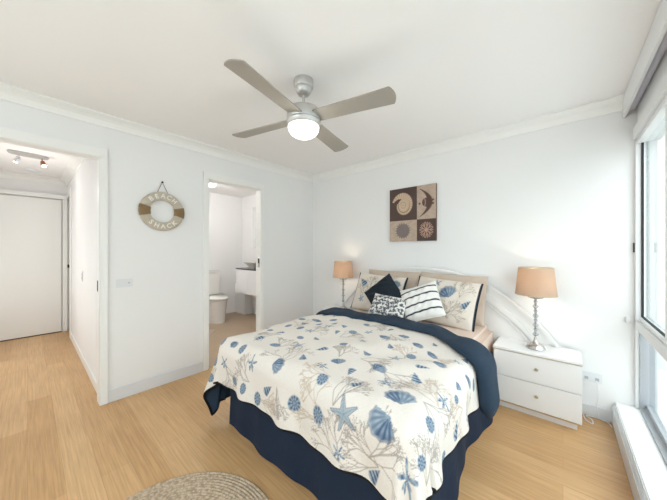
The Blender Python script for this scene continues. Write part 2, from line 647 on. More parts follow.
# ------------------------------------------------------------ raster painting of patterns
CREAM = np.array(lin((228, 221, 213)))
BLUES = [np.array(lin(c)) for c in ((64, 90, 122), (104, 132, 160), (178, 192, 200))]
TAUPE = np.array(lin((172, 162, 154)))
SAND = np.array(lin((196, 180, 162)))


class Paint:
    def __init__(s, U, V, base):
        s.U, s.V = U, V
        s.c = np.empty(U.shape + (3,))
        s.c[:] = base

    def blend(s, sl, a, col):
        a = np.clip(a, 0, 1)[..., None]
        s.c[sl] = s.c[sl] * (1 - a) + np.asarray(col) * a

    def window(s, u, v, r):
        u1, v1 = s.U[0], s.V[:, 0]
        i0, i1 = np.searchsorted(v1, [v - r, v + r])
        j0, j1 = np.searchsorted(u1, [u - r, u + r])
        if i1 <= i0 or j1 <= j0:
            return None
        return (slice(i0, i1), slice(j0, j1))

    def local(s, u, v, r, rot):
        sl = s.window(u, v, r * 1.5)
        if sl is None:
            return None, None, None
        a, b = s.U[sl] - u, s.V[sl] - v
        c, q = math.cos(rot), math.sin(rot)
        return sl, (a * c + b * q) / r, (-a * q + b * c) / r

    def segs(s, S, col, alpha=1.0):
        """S: list of (u0,v0,u1,v1,width)"""
        for (a, b, c, d, w) in S:
            r = max(abs(c - a), abs(d - b)) / 2 + w + .006
            sl = s.window((a + c) / 2, (b + d) / 2, r)
            if sl is None:
                continue
            x, y = s.U[sl], s.V[sl]
            L2 = (c - a) ** 2 + (d - b) ** 2 + 1e-12
            t = np.clip(((x - a) * (c - a) + (y - b) * (d - b)) / L2, 0, 1)
            D = np.hypot(x - a - t * (c - a), y - b - t * (d - b))
            s.blend(sl, (1 - (D - w * .4) / (w * .7)) * alpha, col)

    def coral(s, u, v, r, rot, col=TAUPE, wd=.0030, alpha=.85, spread=.5, depth=4):
        S = []

        def br(x, y, a, l, w, k):
            x2, y2 = x + math.cos(a) * l, y + math.sin(a) * l
            S.append((x, y, x2, y2, w))
            if k == 0:
                return
            n = 2 if random.random() < .6 else 3
            for i in range(n):
                br(x2, y2, a + random.uniform(-spread, spread) * 1.5, l * random.uniform(.62, .85), w * .85, k - 1)
        for k in range(4):
            br(u - math.cos(rot) * r * .7, v - math.sin(rot) * r * .7, rot + random.uniform(-.8, .8), r * .5, wd, depth)
        s.segs(S, col, alpha)

    def scallop(s, u, v, r, rot, D=0, Mi=1, Li=2):
        sl, p, q = s.local(u, v, r, rot)
        if sl is None:
            return
        dy = q + .75
        ang = np.arctan2(p, dy)
        rr = np.hypot(p, dy)
        edge = 1.55 + .05 * np.cos(ang * 16) - .35 * np.abs(ang) ** 2
        m = (rr < edge) & (np.abs(ang) < 1.15)
        soft = np.clip((edge - rr) * 8, 0, 1) * m
        rib = .5 + .5 * np.cos(ang * 18)
        band = .5 + .5 * np.sin(rr * 9)
        k = np.clip(.25 + .55 * rib * (.5 + .5 * band) - .25 * (p < 0) * 1, 0, 1)[..., None]
        col = BLUES[D] * (1 - k) + BLUES[Li] * k
        s.blend(sl, soft, col)
        s.blend(sl, np.clip(1 - np.abs(rr - edge) * 9, 0, 1) * (np.abs(ang) < 1.15) * .7, BLUES[D])

    def urchin(s, u, v, r, rot):
        sl, p, q = s.local(u, v, r, rot)
        if sl is None:
            return
        rr = np.hypot(p / .72, q / .95)
        ang = np.arctan2(p, q)
        k = np.clip(.5 + .5 * np.cos(ang * 10) * (rr > .2) + .25 * np.sin(rr * 16), 0, 1)[..., None]
        k = k * .75
        s.blend(sl, np.clip((1 - rr) * 9, 0, 1), BLUES[0] * (1 - k) + BLUES[2] * k)

    def cone(s, u, v, r, rot):
        sl, p, q = s.local(u, v, r, rot)
        if sl is None:
            return
        wd = .42 * np.clip(1 - q, 0, 2) ** .75 * np.clip((q + 1) * 3, 0, 1) ** .5
        k = np.clip(.45 + .5 * np.sin(q * 13 + p * 3) - .3 * (p > 0), 0, 1)[..., None]
        s.blend(sl, np.clip((wd - np.abs(p)) * 10, 0, 1) * (np.abs(q) < 1), BLUES[0] * (1 - k) + BLUES[2] * k)

    def crab(s, u, v, r, rot):
        sl, p, q = s.local(u, v, r, rot)
        if sl is None:
            return
        rr, a = np.hypot(p, q), np.arctan2(p, q)
        e = .52 + .3 * np.cos(a * 5 + 1) + .2 * np.cos(a * 9 + 2 + rot)
        n = np.sin(p * 11 + rot) * np.sin(q * 9 + 2 * p)
        k = np.clip(.45 + .45 * n, 0, 1)[..., None]
        s.blend(sl, np.clip((e - rr) * 7, 0, 1), BLUES[0] * (1 - k) + BLUES[2] * k)

    def star(s, u, v, r, rot, fill=None):
        sl, p, q = s.local(u, v, r, rot)
        if sl is None:
            return
        rr, a = np.hypot(p, q), np.arctan2(p, q)
        m = np.mod(a + PI / 5, 2 * PI / 5) - PI / 5
        perp = rr * np.abs(np.sin(m))
        al = rr * np.cos(m)
        wid = .20 * np.clip(1.05 - al, 0, 1) + .02
        ins = np.clip((wid - perp) * 16, 0, 1) * (al < 1)
        f = BLUES[2] * .8 if fill is None else fill
        s.blend(sl, ins, f)
        s.blend(sl, np.clip(1 - np.abs(perp - wid) * 22, 0, 1) * (al < 1) * .9, BLUES[0])
        s.blend(sl, np.clip(1 - perp * 30, 0, 1) * (al < .9) * .7, BLUES[1])

    def speckle(s, amt=.03):
        s.c *= 1 + rng.normal(0, amt, s.c.shape[:2])[..., None]


def bedding_motifs(pt, items):
    for k, lst in items.items():
        if k != 'coral':
            continue
        for (u, v, r) in lst:
            pt.coral(u, v, r, random.uniform(0, 2 * PI), TAUPE if random.random() < .75 else SAND)
    for k, lst in items.items():
        if k == 'coral':
            continue
        for (u, v, r) in lst:
            rot = random.uniform(-1.2, 1.2) + (PI if random.random() < .3 else 0)
            r = r * .92
            {'scallop': pt.scallop, 'star': pt.star, 'urchin': pt.urchin, 'cone': pt.cone, 'crab': pt.crab}[k](u, v, r, rot)


# ------------------------------------------------------------ bed
CX, FY, HW, ZT = -1.165, 1.0, 0.685, 0.642


def drape(u, v, off=0.0, puff=1.0):
    R = .10
    cu = np.clip(u, -HW, HW)
    cw = np.maximum(v, 0)
    du, dv = u - cu, v - cw
    d = np.sqrt(du * du + dv * dv) + 1e-9
    nx, ny = du / d, dv / d
    a = np.minimum(d / R, PI / 2)
    ex = np.maximum(d - R * PI / 2, 0)
    c = 2 * np.abs(nx * ny)
    # soft folds in the hanging cloth
    t = np.where(np.abs(nx) > .999, v * 1.0, u)
    fold = (.014 * np.sin(t * 17 + 1.3) + .007 * np.sin(t * 31 + .4)) * np.clip(ex / .15, 0, 1) * (1 - c)
    phi = np.arctan2(np.abs(ny), np.abs(nx))
    cf = .028 * np.sin(phi * 9 + .6) * np.clip(ex / .2, 0, 1.5) * c
    fl = .07 + .15 * c
    out = (R + off) * np.sin(a) + ex * fl + (fold + cf) * puff
    z = ZT - R + (R + off) * np.cos(a) - ex * np.sqrt(1 - fl * fl)
    w = .006 * np.sin(u * 13 + 2 * np.sin(v * 7)) + .005 * np.sin(v * 17 + 3 * np.sin(u * 5)) + .0025 * np.sin(u * 37 + v * 23)
    z = z + w * puff * np.cos(a) + .012 * puff * np.cos(np.clip(u / HW, -1, 1) * PI / 2) * np.cos(a)
    return CX + cu + nx * out, FY + cw + ny * out, z


def smooth(x):
    x = np.clip(x, 0, 1)
    return x * x * (3 - 2 * x)


def vfold(u):                                   # where the folded edge runs across the bed
    return 1.09 - .03 * smooth((u + .2) / .6) - .24 * smooth((u - .35) / .42)


def warp(U, V):                                 # end the cover under the folded edge
    t = np.clip((V - .35) / (1.12 - .35), 0, 1)
    return V - (1.12 - vfold(U) - .02) * t


BL, BR, BFT = -HW - .56, HW + .31, -.35

bed = empty('bed', (CX, FY, 0), label='double bed with white arched headboard, dressed in shell bedding, in middle of the room', cat='bed')
MB().box(-.68, .68, 0.02, 1.80, 0.10, 0.32, .01).build('bed_base', M['taupe'], bed)
for lx, ly in ((-.64, .06), (.64, .06), (-.64, 1.7), (.64, 1.7)):
    MB().box(lx - .03, lx + .03, ly - .03, ly + .03, 0, .10, .004).build('leg', M['dark'], bed)


def arch(x, o=0.0, k=.425, p=2.5):
    return 1.10 - k * abs(x) ** p


hp = []
N = 60
xs = [-1.2 + 2.4 * i / N for i in range(N + 1)]
curve = [(x, arch(x)) for x in xs]


def offset_curve(o):
    r = []
    for i, (x, z) in enumerate(curve):
        x0, z0 = curve[max(0, i - 1)]
        x1, z1 = curve[min(N, i + 1)]
        dx, dz = x1 - x0, z1 - z0
        l = math.hypot(dx, dz)
        r.append((x + dz / l * o, z - dx / l * o))
    return r


hy = YB - FY - .045
hb = MB().prism([(-1.2, .22)] + curve + [(1.2, .22)], 'y', hy, hy + .022)
head = hb.build('headboard', M['whitelac'], bed)


def band(o0, o1, ya, yb):
    A, B = offset_curve(o0), offset_curve(o1)
    m = MB()
    t = bmesh.new()
    f0 = [[t.verts.new((x, y, z)) for x, z in L] for L, y in ((A, ya), (B, ya), (B, yb), (A, yb))]
    for q in range(4):
        for i in range(N):
            t.faces.new((f0[q][i], f0[q][i + 1], f0[(q + 1) % 4][i + 1], f0[(q + 1) % 4][i]))
    for i in (0, N):
        t.faces.new([f0[q][i] for q in range(4)])
    bmesh.ops.recalc_face_normals(t, faces=t.faces)
    bmesh.ops.bevel(t, geom=[e for e in t.edges if abs((e.verts[0].co - e.verts[1].co).length) < .2 and len(e.link_faces) == 2 and e.calc_face_angle() > 1.2], offset=.003, segments=2, affect='EDGES')
    m.add(t)
    return m


band(-.004, .022, hy - .024, hy).build('rim_molding', M['whitelac'], head)
band(.095, .135, hy - .020, hy).build('arch_molding', M['whitelac'], head)
band(.150, .165, hy - .014, hy).build('fine_molding', M['whitelac'], head)

# valance (bed skirt): pleated cloth hanging to the floor
sv = []
per = []
for x in np.linspace(0, 1, 150):
    per.append((CX - .69, FY + 1.78 * (1 - x), -1, 0))
for x in np.linspace(0, PI / 2, 10)[1:-1]:
    per.append((CX - .69, FY, -math.cos(x), -math.sin(x)))
for x in np.linspace(0, 1, 140):
    per.append((CX - .69 + 1.36 * x, FY, 0, -1))
for x in np.linspace(0, PI / 2, 10)[1:-1]:
    per.append((CX + .67, FY, math.sin(x), -math.cos(x)))
for x in np.linspace(0, 1, 150):
    per.append((CX + .67, FY + 1.78 * x, 1, 0))
per = np.array(per)
rows = np.linspace(0, 1, 16)
Xs = np.zeros((16, len(per)))
Ys, Zs = Xs.copy(), Xs.copy()
arc = np.r_[0, np.cumsum(np.hypot(np.diff(per[:, 0]), np.diff(per[:, 1])))]
for i, t in enumerate(rows):
    o = .012 + t * (.010 + .010 * np.sin(arc * 9) + .006 * np.sin(arc * 23 + 1)) + t * .012
    side = (per[:, 2] > .9) * (.03 * t + .02 * t * np.sin(arc * 6))
    o = o + side
    Xs[i] = per[:, 0] + per[:, 2] * o
    Ys[i] = per[:, 1] + per[:, 3] * o
    Zs[i] = .34 - (.34 - .008) * t
sk = grid_mesh('bed_skirt', Xs, Ys, Zs, M['navydark'], label='dark navy bed skirt hanging to the floor around the bed', cat='bed skirt')

# mattress with fitted sheet
mt = empty('mattress', (CX, FY, .33), label='mattress in a pale blush fitted sheet, showing beside the pillows', cat='mattress')
ms = MB()
t = bmesh.new()
bmesh.ops.create_cube(t, size=1)
for v_ in t.verts:
    v_.co = Vector((v_.co.x * 1.37, .92 + v_.co.y * 1.80, .135 + v_.co.z * .27))
bmesh.ops.bevel(t, geom=list(t.edges), offset=.05, segments=5, affect='EDGES')
ms.add(t)
ms.build('fitted_sheet', M['sheet'], mt, smooth=True, angle=60)

# comforter
cf = empty('comforter', (0, 0, 0), label='cream comforter printed with blue shells, starfish and coral, draped over the bed', cat='comforter')
uu, vv = np.arange(BL, BR, .0042), np.arange(BFT, 1.12, .0042)
U, V = np.meshgrid(uu, vv)
pt = Paint(U, V, CREAM)
ITEMS = {
 "scallop":[(-0.08,-0.06,0.055),(0.42,0.23,0.05),(0.63,0.06,0.07),(0.64,0.57,0.055),(-1.06,-0.12,0.06),(0.19,0.7,0.05),(0.62,-0.1,0.07),(0.18,0.18,0.045),(0.43,0.74,0.05),(-.75,.45,.05),(-.55,.75,.05),(-.9,.9,.05)],
 "star":[(-0.17,0.18,0.055),(0.44,-0.13,0.085),(0.41,0.44,0.055),(0.17,0.17,0.0),(-0.35,0.46,0.05),(-.5,.95,.05),(.1,.55,.04)],
 "urchin":[(0.12,-0.2,0.06),(0.29,-0.19,0.05),(0.78,0.05,0.04),(0.26,-0.04,0.045),(0.81,0.35,0.035),(-0.31,0.1,0.045),(0.06,0.38,0.035),(0.85,-0.1,0.045),(-0.46,-0.06,0.05),(-0.28,0.3,0.04),(-.62,.28,.04),(-.1,.9,.04),(.98,.15,.04)],
 "cone":[(0.02,0.05,0.045),(-0.11,-0.21,0.05),(0.6,0.29,0.05),(0.24,0.38,0.045),(0.0,0.23,0.05),(0.78,0.46,0.045),(0.93,0.3,0.05),(-0.49,0.09,0.05),(-0.19,0.37,0.04),(0.13,0.9,0.04),(-0.14,0.55,0.04),(.59,.42,.045),(.5,.9,.04),(-.75,.1,.05),(.3,.58,.04)],
 "crab":[(-0.29,-0.12,0.06),(0.77,0.22,0.055),(0.80,-0.22,0.09),(-0.3,0.64,0.06),(0.02,0.75,0.05),(0.95,0.5,0.05),(-0.62,-0.2,0.06),(.17,.05,.05),(.7,.75,.05),(-.8,.7,.05)],
 "coral":[(-0.1,0.06,0.13),(0.2,-0.03,0.12),(0.22,-0.18,0.13),(0.39,-0.03,0.13),(0.38,-0.25,0.13),(0.53,-0.25,0.13),(0.66,-0.22,0.14),(0.7,0.22,0.13),(0.53,0.2,0.12),(-0.38,-0.21,0.12),(0.46,0.56,0.12),(0.86,0.35,0.12),(-0.28,0.16,0.1),(-0.03,0.57,0.12),(0.81,0.12,0.14),(-0.14,-0.25,0.12),(0.26,0.77,0.1),(-0.57,-0.28,0.12),(0.02,-0.22,0.1),(-0.29,0.51,0.1),(0.35,0.3,0.12),(0.88,-0.05,0.12),(-.5,.2,.12),(-.6,.6,.12),(.6,.7,.12),(0,.9,.12),(-.8,.3,.12),(-.95,-.1,.12),(-.8,-.25,.1),(.95,.6,.12),(.15,.3,.1)]}
for k in ITEMS:
    ITEMS[k] = [a for a in ITEMS[k] if a[2] > 0]
kinds = ['scallop', 'urchin', 'cone', 'crab', 'cone', 'urchin']
taken = [(u, v) for k in ITEMS if k != 'coral' for (u, v, r) in ITEMS[k]]
for n_ in range(900):
    u, v = random.uniform(BL + .05, BR - .05), random.uniform(BFT + .04, 1.0)
    if min((u - a) ** 2 + (v - b) ** 2 for a, b in taken) > .125 ** 2:
        taken.append((u, v))
        ITEMS[random.choice(kinds)].append((u, v, random.uniform(.04, .055)))
bedding_motifs(pt, ITEMS)
pt.speckle(.02)
X, Y, Z = drape(U, warp(U, V))
grid_mesh('comforter_cover', X, Y, Z, M['print'], cf, col=pt.c)
U2, V2 = np.meshgrid(np.linspace(BL, BR, 150), np.linspace(BFT, 1.10, 110))
X, Y, Z = drape(U2, warp(U2, V2), -.016)
grid_mesh('lining', X, Y, Z, M['navy'], cf, label='plain navy lining')
# hem roll that joins cover and lining
E_ = [(BL, v) for v in np.linspace(1.10, BFT, 70)] + [(u, BFT) for u in np.linspace(BL, BR, 120)[1:]] + [(BR, v) for v in np.linspace(BFT, 1.10, 70)[1:]]
ea = np.array(E_)
X, Y, Z = drape(ea[:, 0], warp(ea[:, 0], ea[:, 1]), -.008)
MB().tube(list(zip(X, Y, Z)), .0095, 8).build('hem', M['print'], cf, smooth=True)
hm = cf.children[-1]
me = hm.data
ca = me.color_attributes.new('Col', 'FLOAT_COLOR', 'POINT')
ca.data.foreach_set('color', np.tile(np.r_[CREAM, 1.0], len(me.vertices)).astype(np.float32))

# folded back navy edge: padded strip across the bed, hanging at both sides
ub = np.linspace(-HW - .16, HW + .40, 160)
th = np.linspace(0, 2 * PI, 33)
UB, TH = np.meshgrid(ub, th)
prof_v = np.cos(TH)
prof_h = np.sin(TH)
vc = vfold(UB) + .012 * np.sin(UB * 4)
endt = np.clip((ub - ub[0]) / .05, 0.02, 1) ** .5 * np.clip((ub[-1] - ub) / .08, 0.02, 1) ** .5
endt = endt[None, :]
halfw = (.105 + .03 * np.clip((-UB - .2) * 2, 0, 1) + .03 * smooth((UB - .5) / .3) + .006 * np.sin(UB * 9)) * endt
thick = (.022 + .022 * np.clip((UB - .6) / .2, 0, 1) + .003 * np.sin(UB * 21)) * endt
sq = np.sign(prof_v) * np.abs(prof_v) ** .7
VB = vc + halfw * sq
OFF = .022 - .012 * smooth(-UB * 2) + thick * (np.sign(prof_h) * np.abs(prof_h) ** .8) + .012 * np.clip((UB - .6) / .2, 0, 1)
X, Y, Z = drape(UB, VB, 0 * OFF, 0.6)
X2, Y2, Z2 = drape(UB, VB, OFF, 0.6)
a = np.clip(np.maximum(np.abs(UB) - HW, 0) / .1, 0, PI / 2)
grid_mesh('folded_edge', X2, Y2, Z2, M['navy'], cf, label='folded back navy edge')


# ------------------------------------------------------------ pillows
def pillow(name, w, h, t, painter, loc, lean, spin, yaw, label, cat, base=None, matl='print', group=None, res=.0045, pinch=.035, crown=None):
    nx, nz = max(24, int(w / res)), max(24, int(h / res))
    s, q = np.linspace(-1, 1, nx), np.linspace(-1, 1, nz)
    A, B = np.meshgrid(s, q)
    shp = (1 - np.abs(A) ** 3.2) ** .55 * (1 - np.abs(B) ** 3.2) ** .55
    px = A * w / 2 * (1 - pinch * (1 - np.abs(B) ** 2.0) * np.abs(A) ** 2)
    pz = B * h / 2 * (1 - pinch * (1 - np.abs(A) ** 2.0) * np.abs(B) ** 2)
    wr = .004 * np.sin(A * 9 + 2 * B) * np.sin(B * 7 + 1) + .003 * np.sin(A * 17 - B * 11)
    wr = wr * shp
    yf = -(t / 2 * shp + wr)
    yb = t / 2 * shp
    root = empty(name, loc, 0, label, cat, group)
    root.rotation_euler = (Matrix.Rotation(yaw, 4, 'Z') @ Matrix.Rotation(-lean, 4, 'X') @ Matrix.Rotation(spin, 4, 'Y')).to_euler()
    col = None
    if painter:
        pt = Paint(A * w / 2, B * h / 2, base)
        painter(pt, w, h)
        pt.speckle(.015)
        col = pt.c
    grid_mesh('front_panel', px, yf, pz, M[matl], root, col=col)
    st = 4
    ii = sorted(set(list(range(0, nz, st)) + [nz - 1]))
    jj = sorted(set(list(range(0, nx, st)) + [nx - 1]))
    sel = np.ix_(ii, jj)
    colb = None
    if painter:
        colb = np.empty((len(ii), len(jj), 3))
        colb[:] = base
    grid_mesh('back_panel', px[sel][:, ::-1], yb[sel][:, ::-1], pz[sel][:, ::-1], M[matl], root, col=colb)
    return root, px, pz


def seam(root, px, pz, m, r=.0045, sides='all', name='piping'):
    top = list(zip(px[-1], pz[-1]))
    bot = list(zip(px[0], pz[0]))
    lf = list(zip(px[:, 0], pz[:, 0]))
    rt = list(zip(px[:, -1], pz[:, -1]))
    if sides == 'all':
        loop = bot + rt[1:] + top[::-1][1:] + lf[::-1][1:]
        MB().tube([(x, 0, z) for x, z in loop[::3]], r, 8).build(name, m, root, smooth=True)
    else:
        for L in (lf, rt):
            MB().tube([(x, 0, z) for x, z in L[::4]], r, 8, ).build(name, m, root, smooth=True)


PC = np.array(lin((226, 216, 204)))
pillow('pillow', .66, .46, .13, None, (-1.50, 2.735, .825), math.radians(14), 0, 0,
       'plain taupe pillow against the headboard behind the navy cushion', 'pillow', matl='taupe', res=.012)
pillow('pillow', .64, .46, .13, None, (-.845, 2.735, .825), math.radians(14), math.radians(1), 0,
       'plain taupe pillow against the headboard, nearest the right bedside table', 'pillow', matl='taupe', res=.012)


def shell_print(items, corals):
    def f(pt, w, h):
        for (u, v, r, rot) in corals:
            pt.coral(u, v, r, rot, np.array(lin((172, 160, 146))), .0026, .8)
        for (k, u, v, r, rot) in items:
            getattr(pt, k)(u, v, r, rot)
        e = .5 * w - np.abs(pt.U)
        pt.blend((slice(None), slice(None)), np.clip((.011 - e) / .002, 0, 1), lin((30, 42, 56)))
    return f


r_, px_, pz_ = pillow('pillow', .62, .44, .13, shell_print(
    [('cone', -.20, .10, .07, .9), ('crab', -.17, -.10, .05, .3), ('scallop', .20, .10, .07, .5), ('urchin', .22, -.1, .05, .4), ('star', .02, -.12, .06, 0)],
    [(-.05, .08, .12, 1.2), (-.2, -.02, .12, 1.9), (.15, -.1, .12, 1.0), (.12, .15, .1, 2.4)]),
    (-1.57, 2.575, .80), math.radians(24), math.radians(2), math.radians(0), 'cream shell-print pillow with navy side edges, partly behind the navy cushion', 'pillow', base=PC)
seam(r_, px_, pz_, M['navycush'], .006, 'sides', 'navy_edge')
r_, px_, pz_ = pillow('pillow', .60, .44, .13, shell_print(
    [('scallop', .04, .08, .075, .5), ('cone', -.12, -.15, .06, 1.2), ('crab', -.08, .16, .05, .2), ('urchin', .2, -.12, .0001, .4), ('cone', .22, .0, .05, -.7)],
    [(.10, -.08, .13, .9), (.18, .12, .11, 1.2), (-.1, 0, .12, 1.9), (.02, -.15, .12, .4)]),
    (-.85, 2.57, .802), math.radians(24), math.radians(3), math.radians(-4), 'cream shell-print pillow with navy side edges behind the striped cushion', 'pillow', base=PC)
seam(r_, px_, pz_, M['navycush'], .006, 'sides', 'navy_edge')

r_, px_, pz_ = pillow('cushion', .345, .345, .13, None, (-1.41, 2.42, .825), math.radians(30), math.radians(43), math.radians(-4),
                      'dark navy square cushion standing on its corner', 'cushion', matl='navycush', res=.008, pinch=.05)
seam(r_, px_, pz_, M['navycush'], .004)


def stripes(pt, w, h):
    for k, v in enumerate((.115, .045, -.035, -.11)):
        D = np.abs(pt.V - v - .008 * np.sin(pt.U * 9))
        pt.blend((slice(None), slice(None)), np.clip((.0085 - D) / .002, 0, 1), lin((26, 32, 44)))


r_, px_, pz_ = pillow('cushion', .355, .345, .14, stripes, (-1.0, 2.40, .80), math.radians(32), math.radians(-23), math.radians(4),
                      'white cushion with thin navy stripes, tilted against the shell-print pillow', 'cushion', base=np.array(lin((238, 236, 232))), pinch=.05)
seam(r_, px_, pz_, M['letter'], .004)


def coralprint(pt, w, h):
    st = random.getstate()
    random.seed(12)
    g = np.array(lin((78, 82, 90)))
    for k in range(70):
        x = -w / 2 + .008 + (k % 14 + random.uniform(.2, .8)) * (w - .016) / 14
        y = -h / 2 + .01 + (k // 14 + random.uniform(.2, .8)) * (h - .02) / 5
        pt.coral(x, y, .032, random.uniform(.2, 2.9), g, .0042, 1.0, .6, 1)
    random.setstate(st)


r_, px_, pz_ = pillow('cushion', .36, .225, .10, coralprint, (-1.285, 2.29, .738), math.radians(36), math.radians(4), math.radians(4),
                      'small oblong cushion with grey coral print on white, in front of the others', 'cushion', base=np.array(lin((236, 233, 228))), pinch=.04)
seam(r_, px_, pz_, M['letter'], .0035)


# ------------------------------------------------------------ bedside tables
def nightstand(loc, label, group):
    n = empty('bedside_table', loc, 0, label, 'bedside table', group)
    # local: x 0..0.54, y 0 (front) .. 0.325, z 0..0.497
    b = MB()
    b.box(0.0, .54, 0.018, .31, .055, .475, .003)
    b.build('cabinet', M['white'], n)
    MB().box(0.03, .515, 0.035, .30, 0, .055, .002).build('plinth', M['white'], n)
    MB().box(-.004, .544, -.004, .312, .479, .497, .003).build('table_top', M['white'], n)
    MB().box(-.002, .542, -.001, .310, .4752, .4788).build('gold_trim', M['gold'], n, label='thin gold line')
    MB().box(0.0, .54, .001, .02, .055, .060).build('gold_trim', M['gold'], n, label='thin gold line')
    for z0, z1 in ((.272, .472), (.063, .267)):
        dr = MB().box(0.003, .537, 0.0, .0175, z0, z1, .002).build('drawer', M['white'], n)
        k = MB().lathe([(0, .024), (.009, .023), (.0125, .017), (.009, .009), (.005, .006), (.006, 0), (0, 0)], 18,
                       Matrix.Translation((.285, 0.0, (z0 + z1) / 2 + .01)) @ Matrix.Rotation(PI / 2, 4, 'X'))
        k.build('knob', M['brass'], dr, smooth=True, label='small round metal knob')
    return n


G = 'bedside tables either side of the bed'
n1 = nightstand((-.438, 2.535, 0), 'white two-drawer bedside table with gold trim, under the lamp nearest the window', G)
n2 = copy_thing(n1, (-2.43, 2.535, 0), None, 'white bedside table behind the bed, under the lamp nearest the bathroom')
n2.scale = (1, 1, 1.045)


# ------------------------------------------------------------ table lamps
def table_lamp(loc, label):
    L = empty('table_lamp', loc, 0, label, 'lamp', 'table lamps on the bedside tables')
    MB().lathe([(0, 0), (.062, 0), (.066, .006), (.060, .012), (.058, .020), (.050, .030), (.034, .038), (.022, .046), (.016, .058), (.012, .075), (.010, .09), (0, .09)], 32).build('lamp_base', M['silver'], L, smooth=True)
    # stem: crystal balls and metal collars on a rod
    MB().lathe([(0, .085), (.0045, .085), (.0045, .44), (0, .44)], 12).build('rod', M['silver'], L, smooth=True)
    zc = .112
    for k in range(8):
        r = .021 if k % 2 == 0 else .014
        MB().lathe([(0.0046, zc - .016), (r * .6, zc - .013), (r, zc), (r * .6, zc + .013), (0.0046, zc + .016)], 14).build('crystal_bead', M['crystal'], L)
        MB().lathe([(0, zc + .0165), (.010, zc + .0165), (.0125, zc + .0195), (.010, zc + .0225), (0, zc + .0225)], 16).build('collar', M['silver'], L, smooth=True)
        zc += .0375
    MB().lathe([(0.005, .398), (.02, .398), (.044, .404), (.056, .412), (.054, .416), (.02, .403), (.005, .403)], 28).build('glass_dish', M['crystal'], L, smooth=True)
    MB().lathe([(0, .41), (.012, .41), (.012, .47), (.009, .475), (0, .475)], 14).build('socket', M['silver'], L, smooth=True)
    MB().lathe([(0, .475), (.012, .478), (.026, .505), (.028, .525), (.020, .548), (0, .556)], 18).build('bulb', M['bulb'], L, smooth=True)
    sh = MB()
    sh.lathe([(.135, .432), (.137, .432), (.116, .648), (.114, .648), (.135, .432)], 48)
    s_ = sh.build('lamp_shade', M['shade'], L, smooth=True)
    rg = MB()
    rg.lathe([(.1345, .430), (.1385, .430), (.1385, .436), (.1345, .436), (.1345, .430)], 48)
    rg.lathe([(.1130, .643), (.1175, .643), (.1175, .650), (.1130, .650), (.1130, .643)], 48)
    for k in range(3):
        a = k * 2 * PI / 3
        rg.tube([(0.012 * math.cos(a), .012 * math.sin(a), .62), (.114 * math.cos(a), .114 * math.sin(a), .640)], .0015, 6)
    rg.tube([(0.028, 0, .48), (0.034, 0, .53), (0.02, 0, .60), (0.0, 0, .62)], .0015, 6)
    rg.build('shade_ring', M['brass'], s_)
    p = lamp('lamp_bulb_light', 'POINT', (0, 0, .535), 2.2, (1.0, .84, .64), .03)
    p.parent = L
    return L


lp = table_lamp((-.167, 2.68, .4975), 'crystal-stem table lamp with beige drum shade, the one nearest the window')
lp2 = copy_thing(lp, (-2.155, 2.68, .5198), None, 'crystal-stem table lamp with beige drum shade, the one nearest the bathroom door')
lp2.scale = (.97, .97, .965)

# ------------------------------------------------------------ wall art
art = empty('canvas_print', (-1.294, YB, 1.695), label='square canvas of four sea-life panels in brown and beige above the bed', cat='wall art')
aw, ah = .548, .612
uu, vv = np.linspace(-aw / 2, aw / 2, 190), np.linspace(-ah / 2, ah / 2, 210)
A, B = np.meshgrid(uu, vv)
pt = Paint(A, B, lin((190, 168, 150)))
AL = (slice(None), slice(None))
su, sv_ = .065, -.068
DK = lin((78, 60, 56))
pt.c *= (1 + .08 * np.sin(A * 60 + 3 * np.sin(B * 33)) * np.sin(B * 47) + rng.normal(0, .05, A.shape))[..., None]
tl, br = (A < su) & (B > sv_), (A >= su) & (B <= sv_)
pt.blend(AL, (tl | br) * .97, DK)
# spiral shell
cx_, cy_ = -.100, .105
dx, dy = A - cx_, B - cy_
dx, dy = dx / 1.08, dy / 1.22
rr, an = np.hypot(dx, dy), np.arctan2(dy, dx)
tt = np.mod(an - PI * .90, 2 * PI)
edge = .074 * np.exp(tt * .098)
m_ = (rr < edge) & tl
gap = (tt > 1.62 * PI) & (rr < edge - .022 - .05 * (2 * PI - tt) / 1.2) & (rr > .062)
m_ = m_ & ~gap
pt.blend(AL, m_ * 1.0, lin((208, 182, 156)))
turns = np.mod(np.log(rr / .013 + .01) / .95 - tt / (2 * PI) * .62, 1)
pt.blend(AL, (np.abs(turns - .5) < .07) * m_ * .7 * (rr < .075), lin((112, 84, 66)))
pt.blend(AL, (np.cos(tt * 26 + rr * 30) > .6) * m_ * .5 * (rr > .05), lin((150, 118, 94)))
pt.blend(AL, (np.abs(rr - edge) < .004) * tl * (~gap) * .6, lin((120, 92, 74)))
# angel fish
fx, fy = A - .172, B - .115
FB = np.array(lin((92, 68, 60)))
pt.blend(AL, (np.hypot(fx / .05, fy / .05) < 1) * .95, FB)
fins = []
for sg in (1, -1):
    px0, py0 = .03, .0
    for k in range(9):
        t_ = (k + 1) / 9
        x1, y1 = .035 - .105 * t_ ** 2.2, sg * .150 * t_
        fins.append((.172 + px0, .115 + py0, .172 + x1, .115 + y1, .034 * (1 - t_) + .006))
        px0, py0 = x1, y1
pt.segs(fins, FB, .95)
pt.segs([(.20, .115, .245, .135, .014), (.20, .115, .245, .095, .014)], FB, .9)
pt.blend(AL, (np.abs(fx + .012 + fy * fy * 6) < .006) * (np.abs(fy) < .04) * .8, lin((170, 144, 124)))
pt.blend(AL, (np.hypot(fx + .078, fy + .01) < .012) * .9, FB)
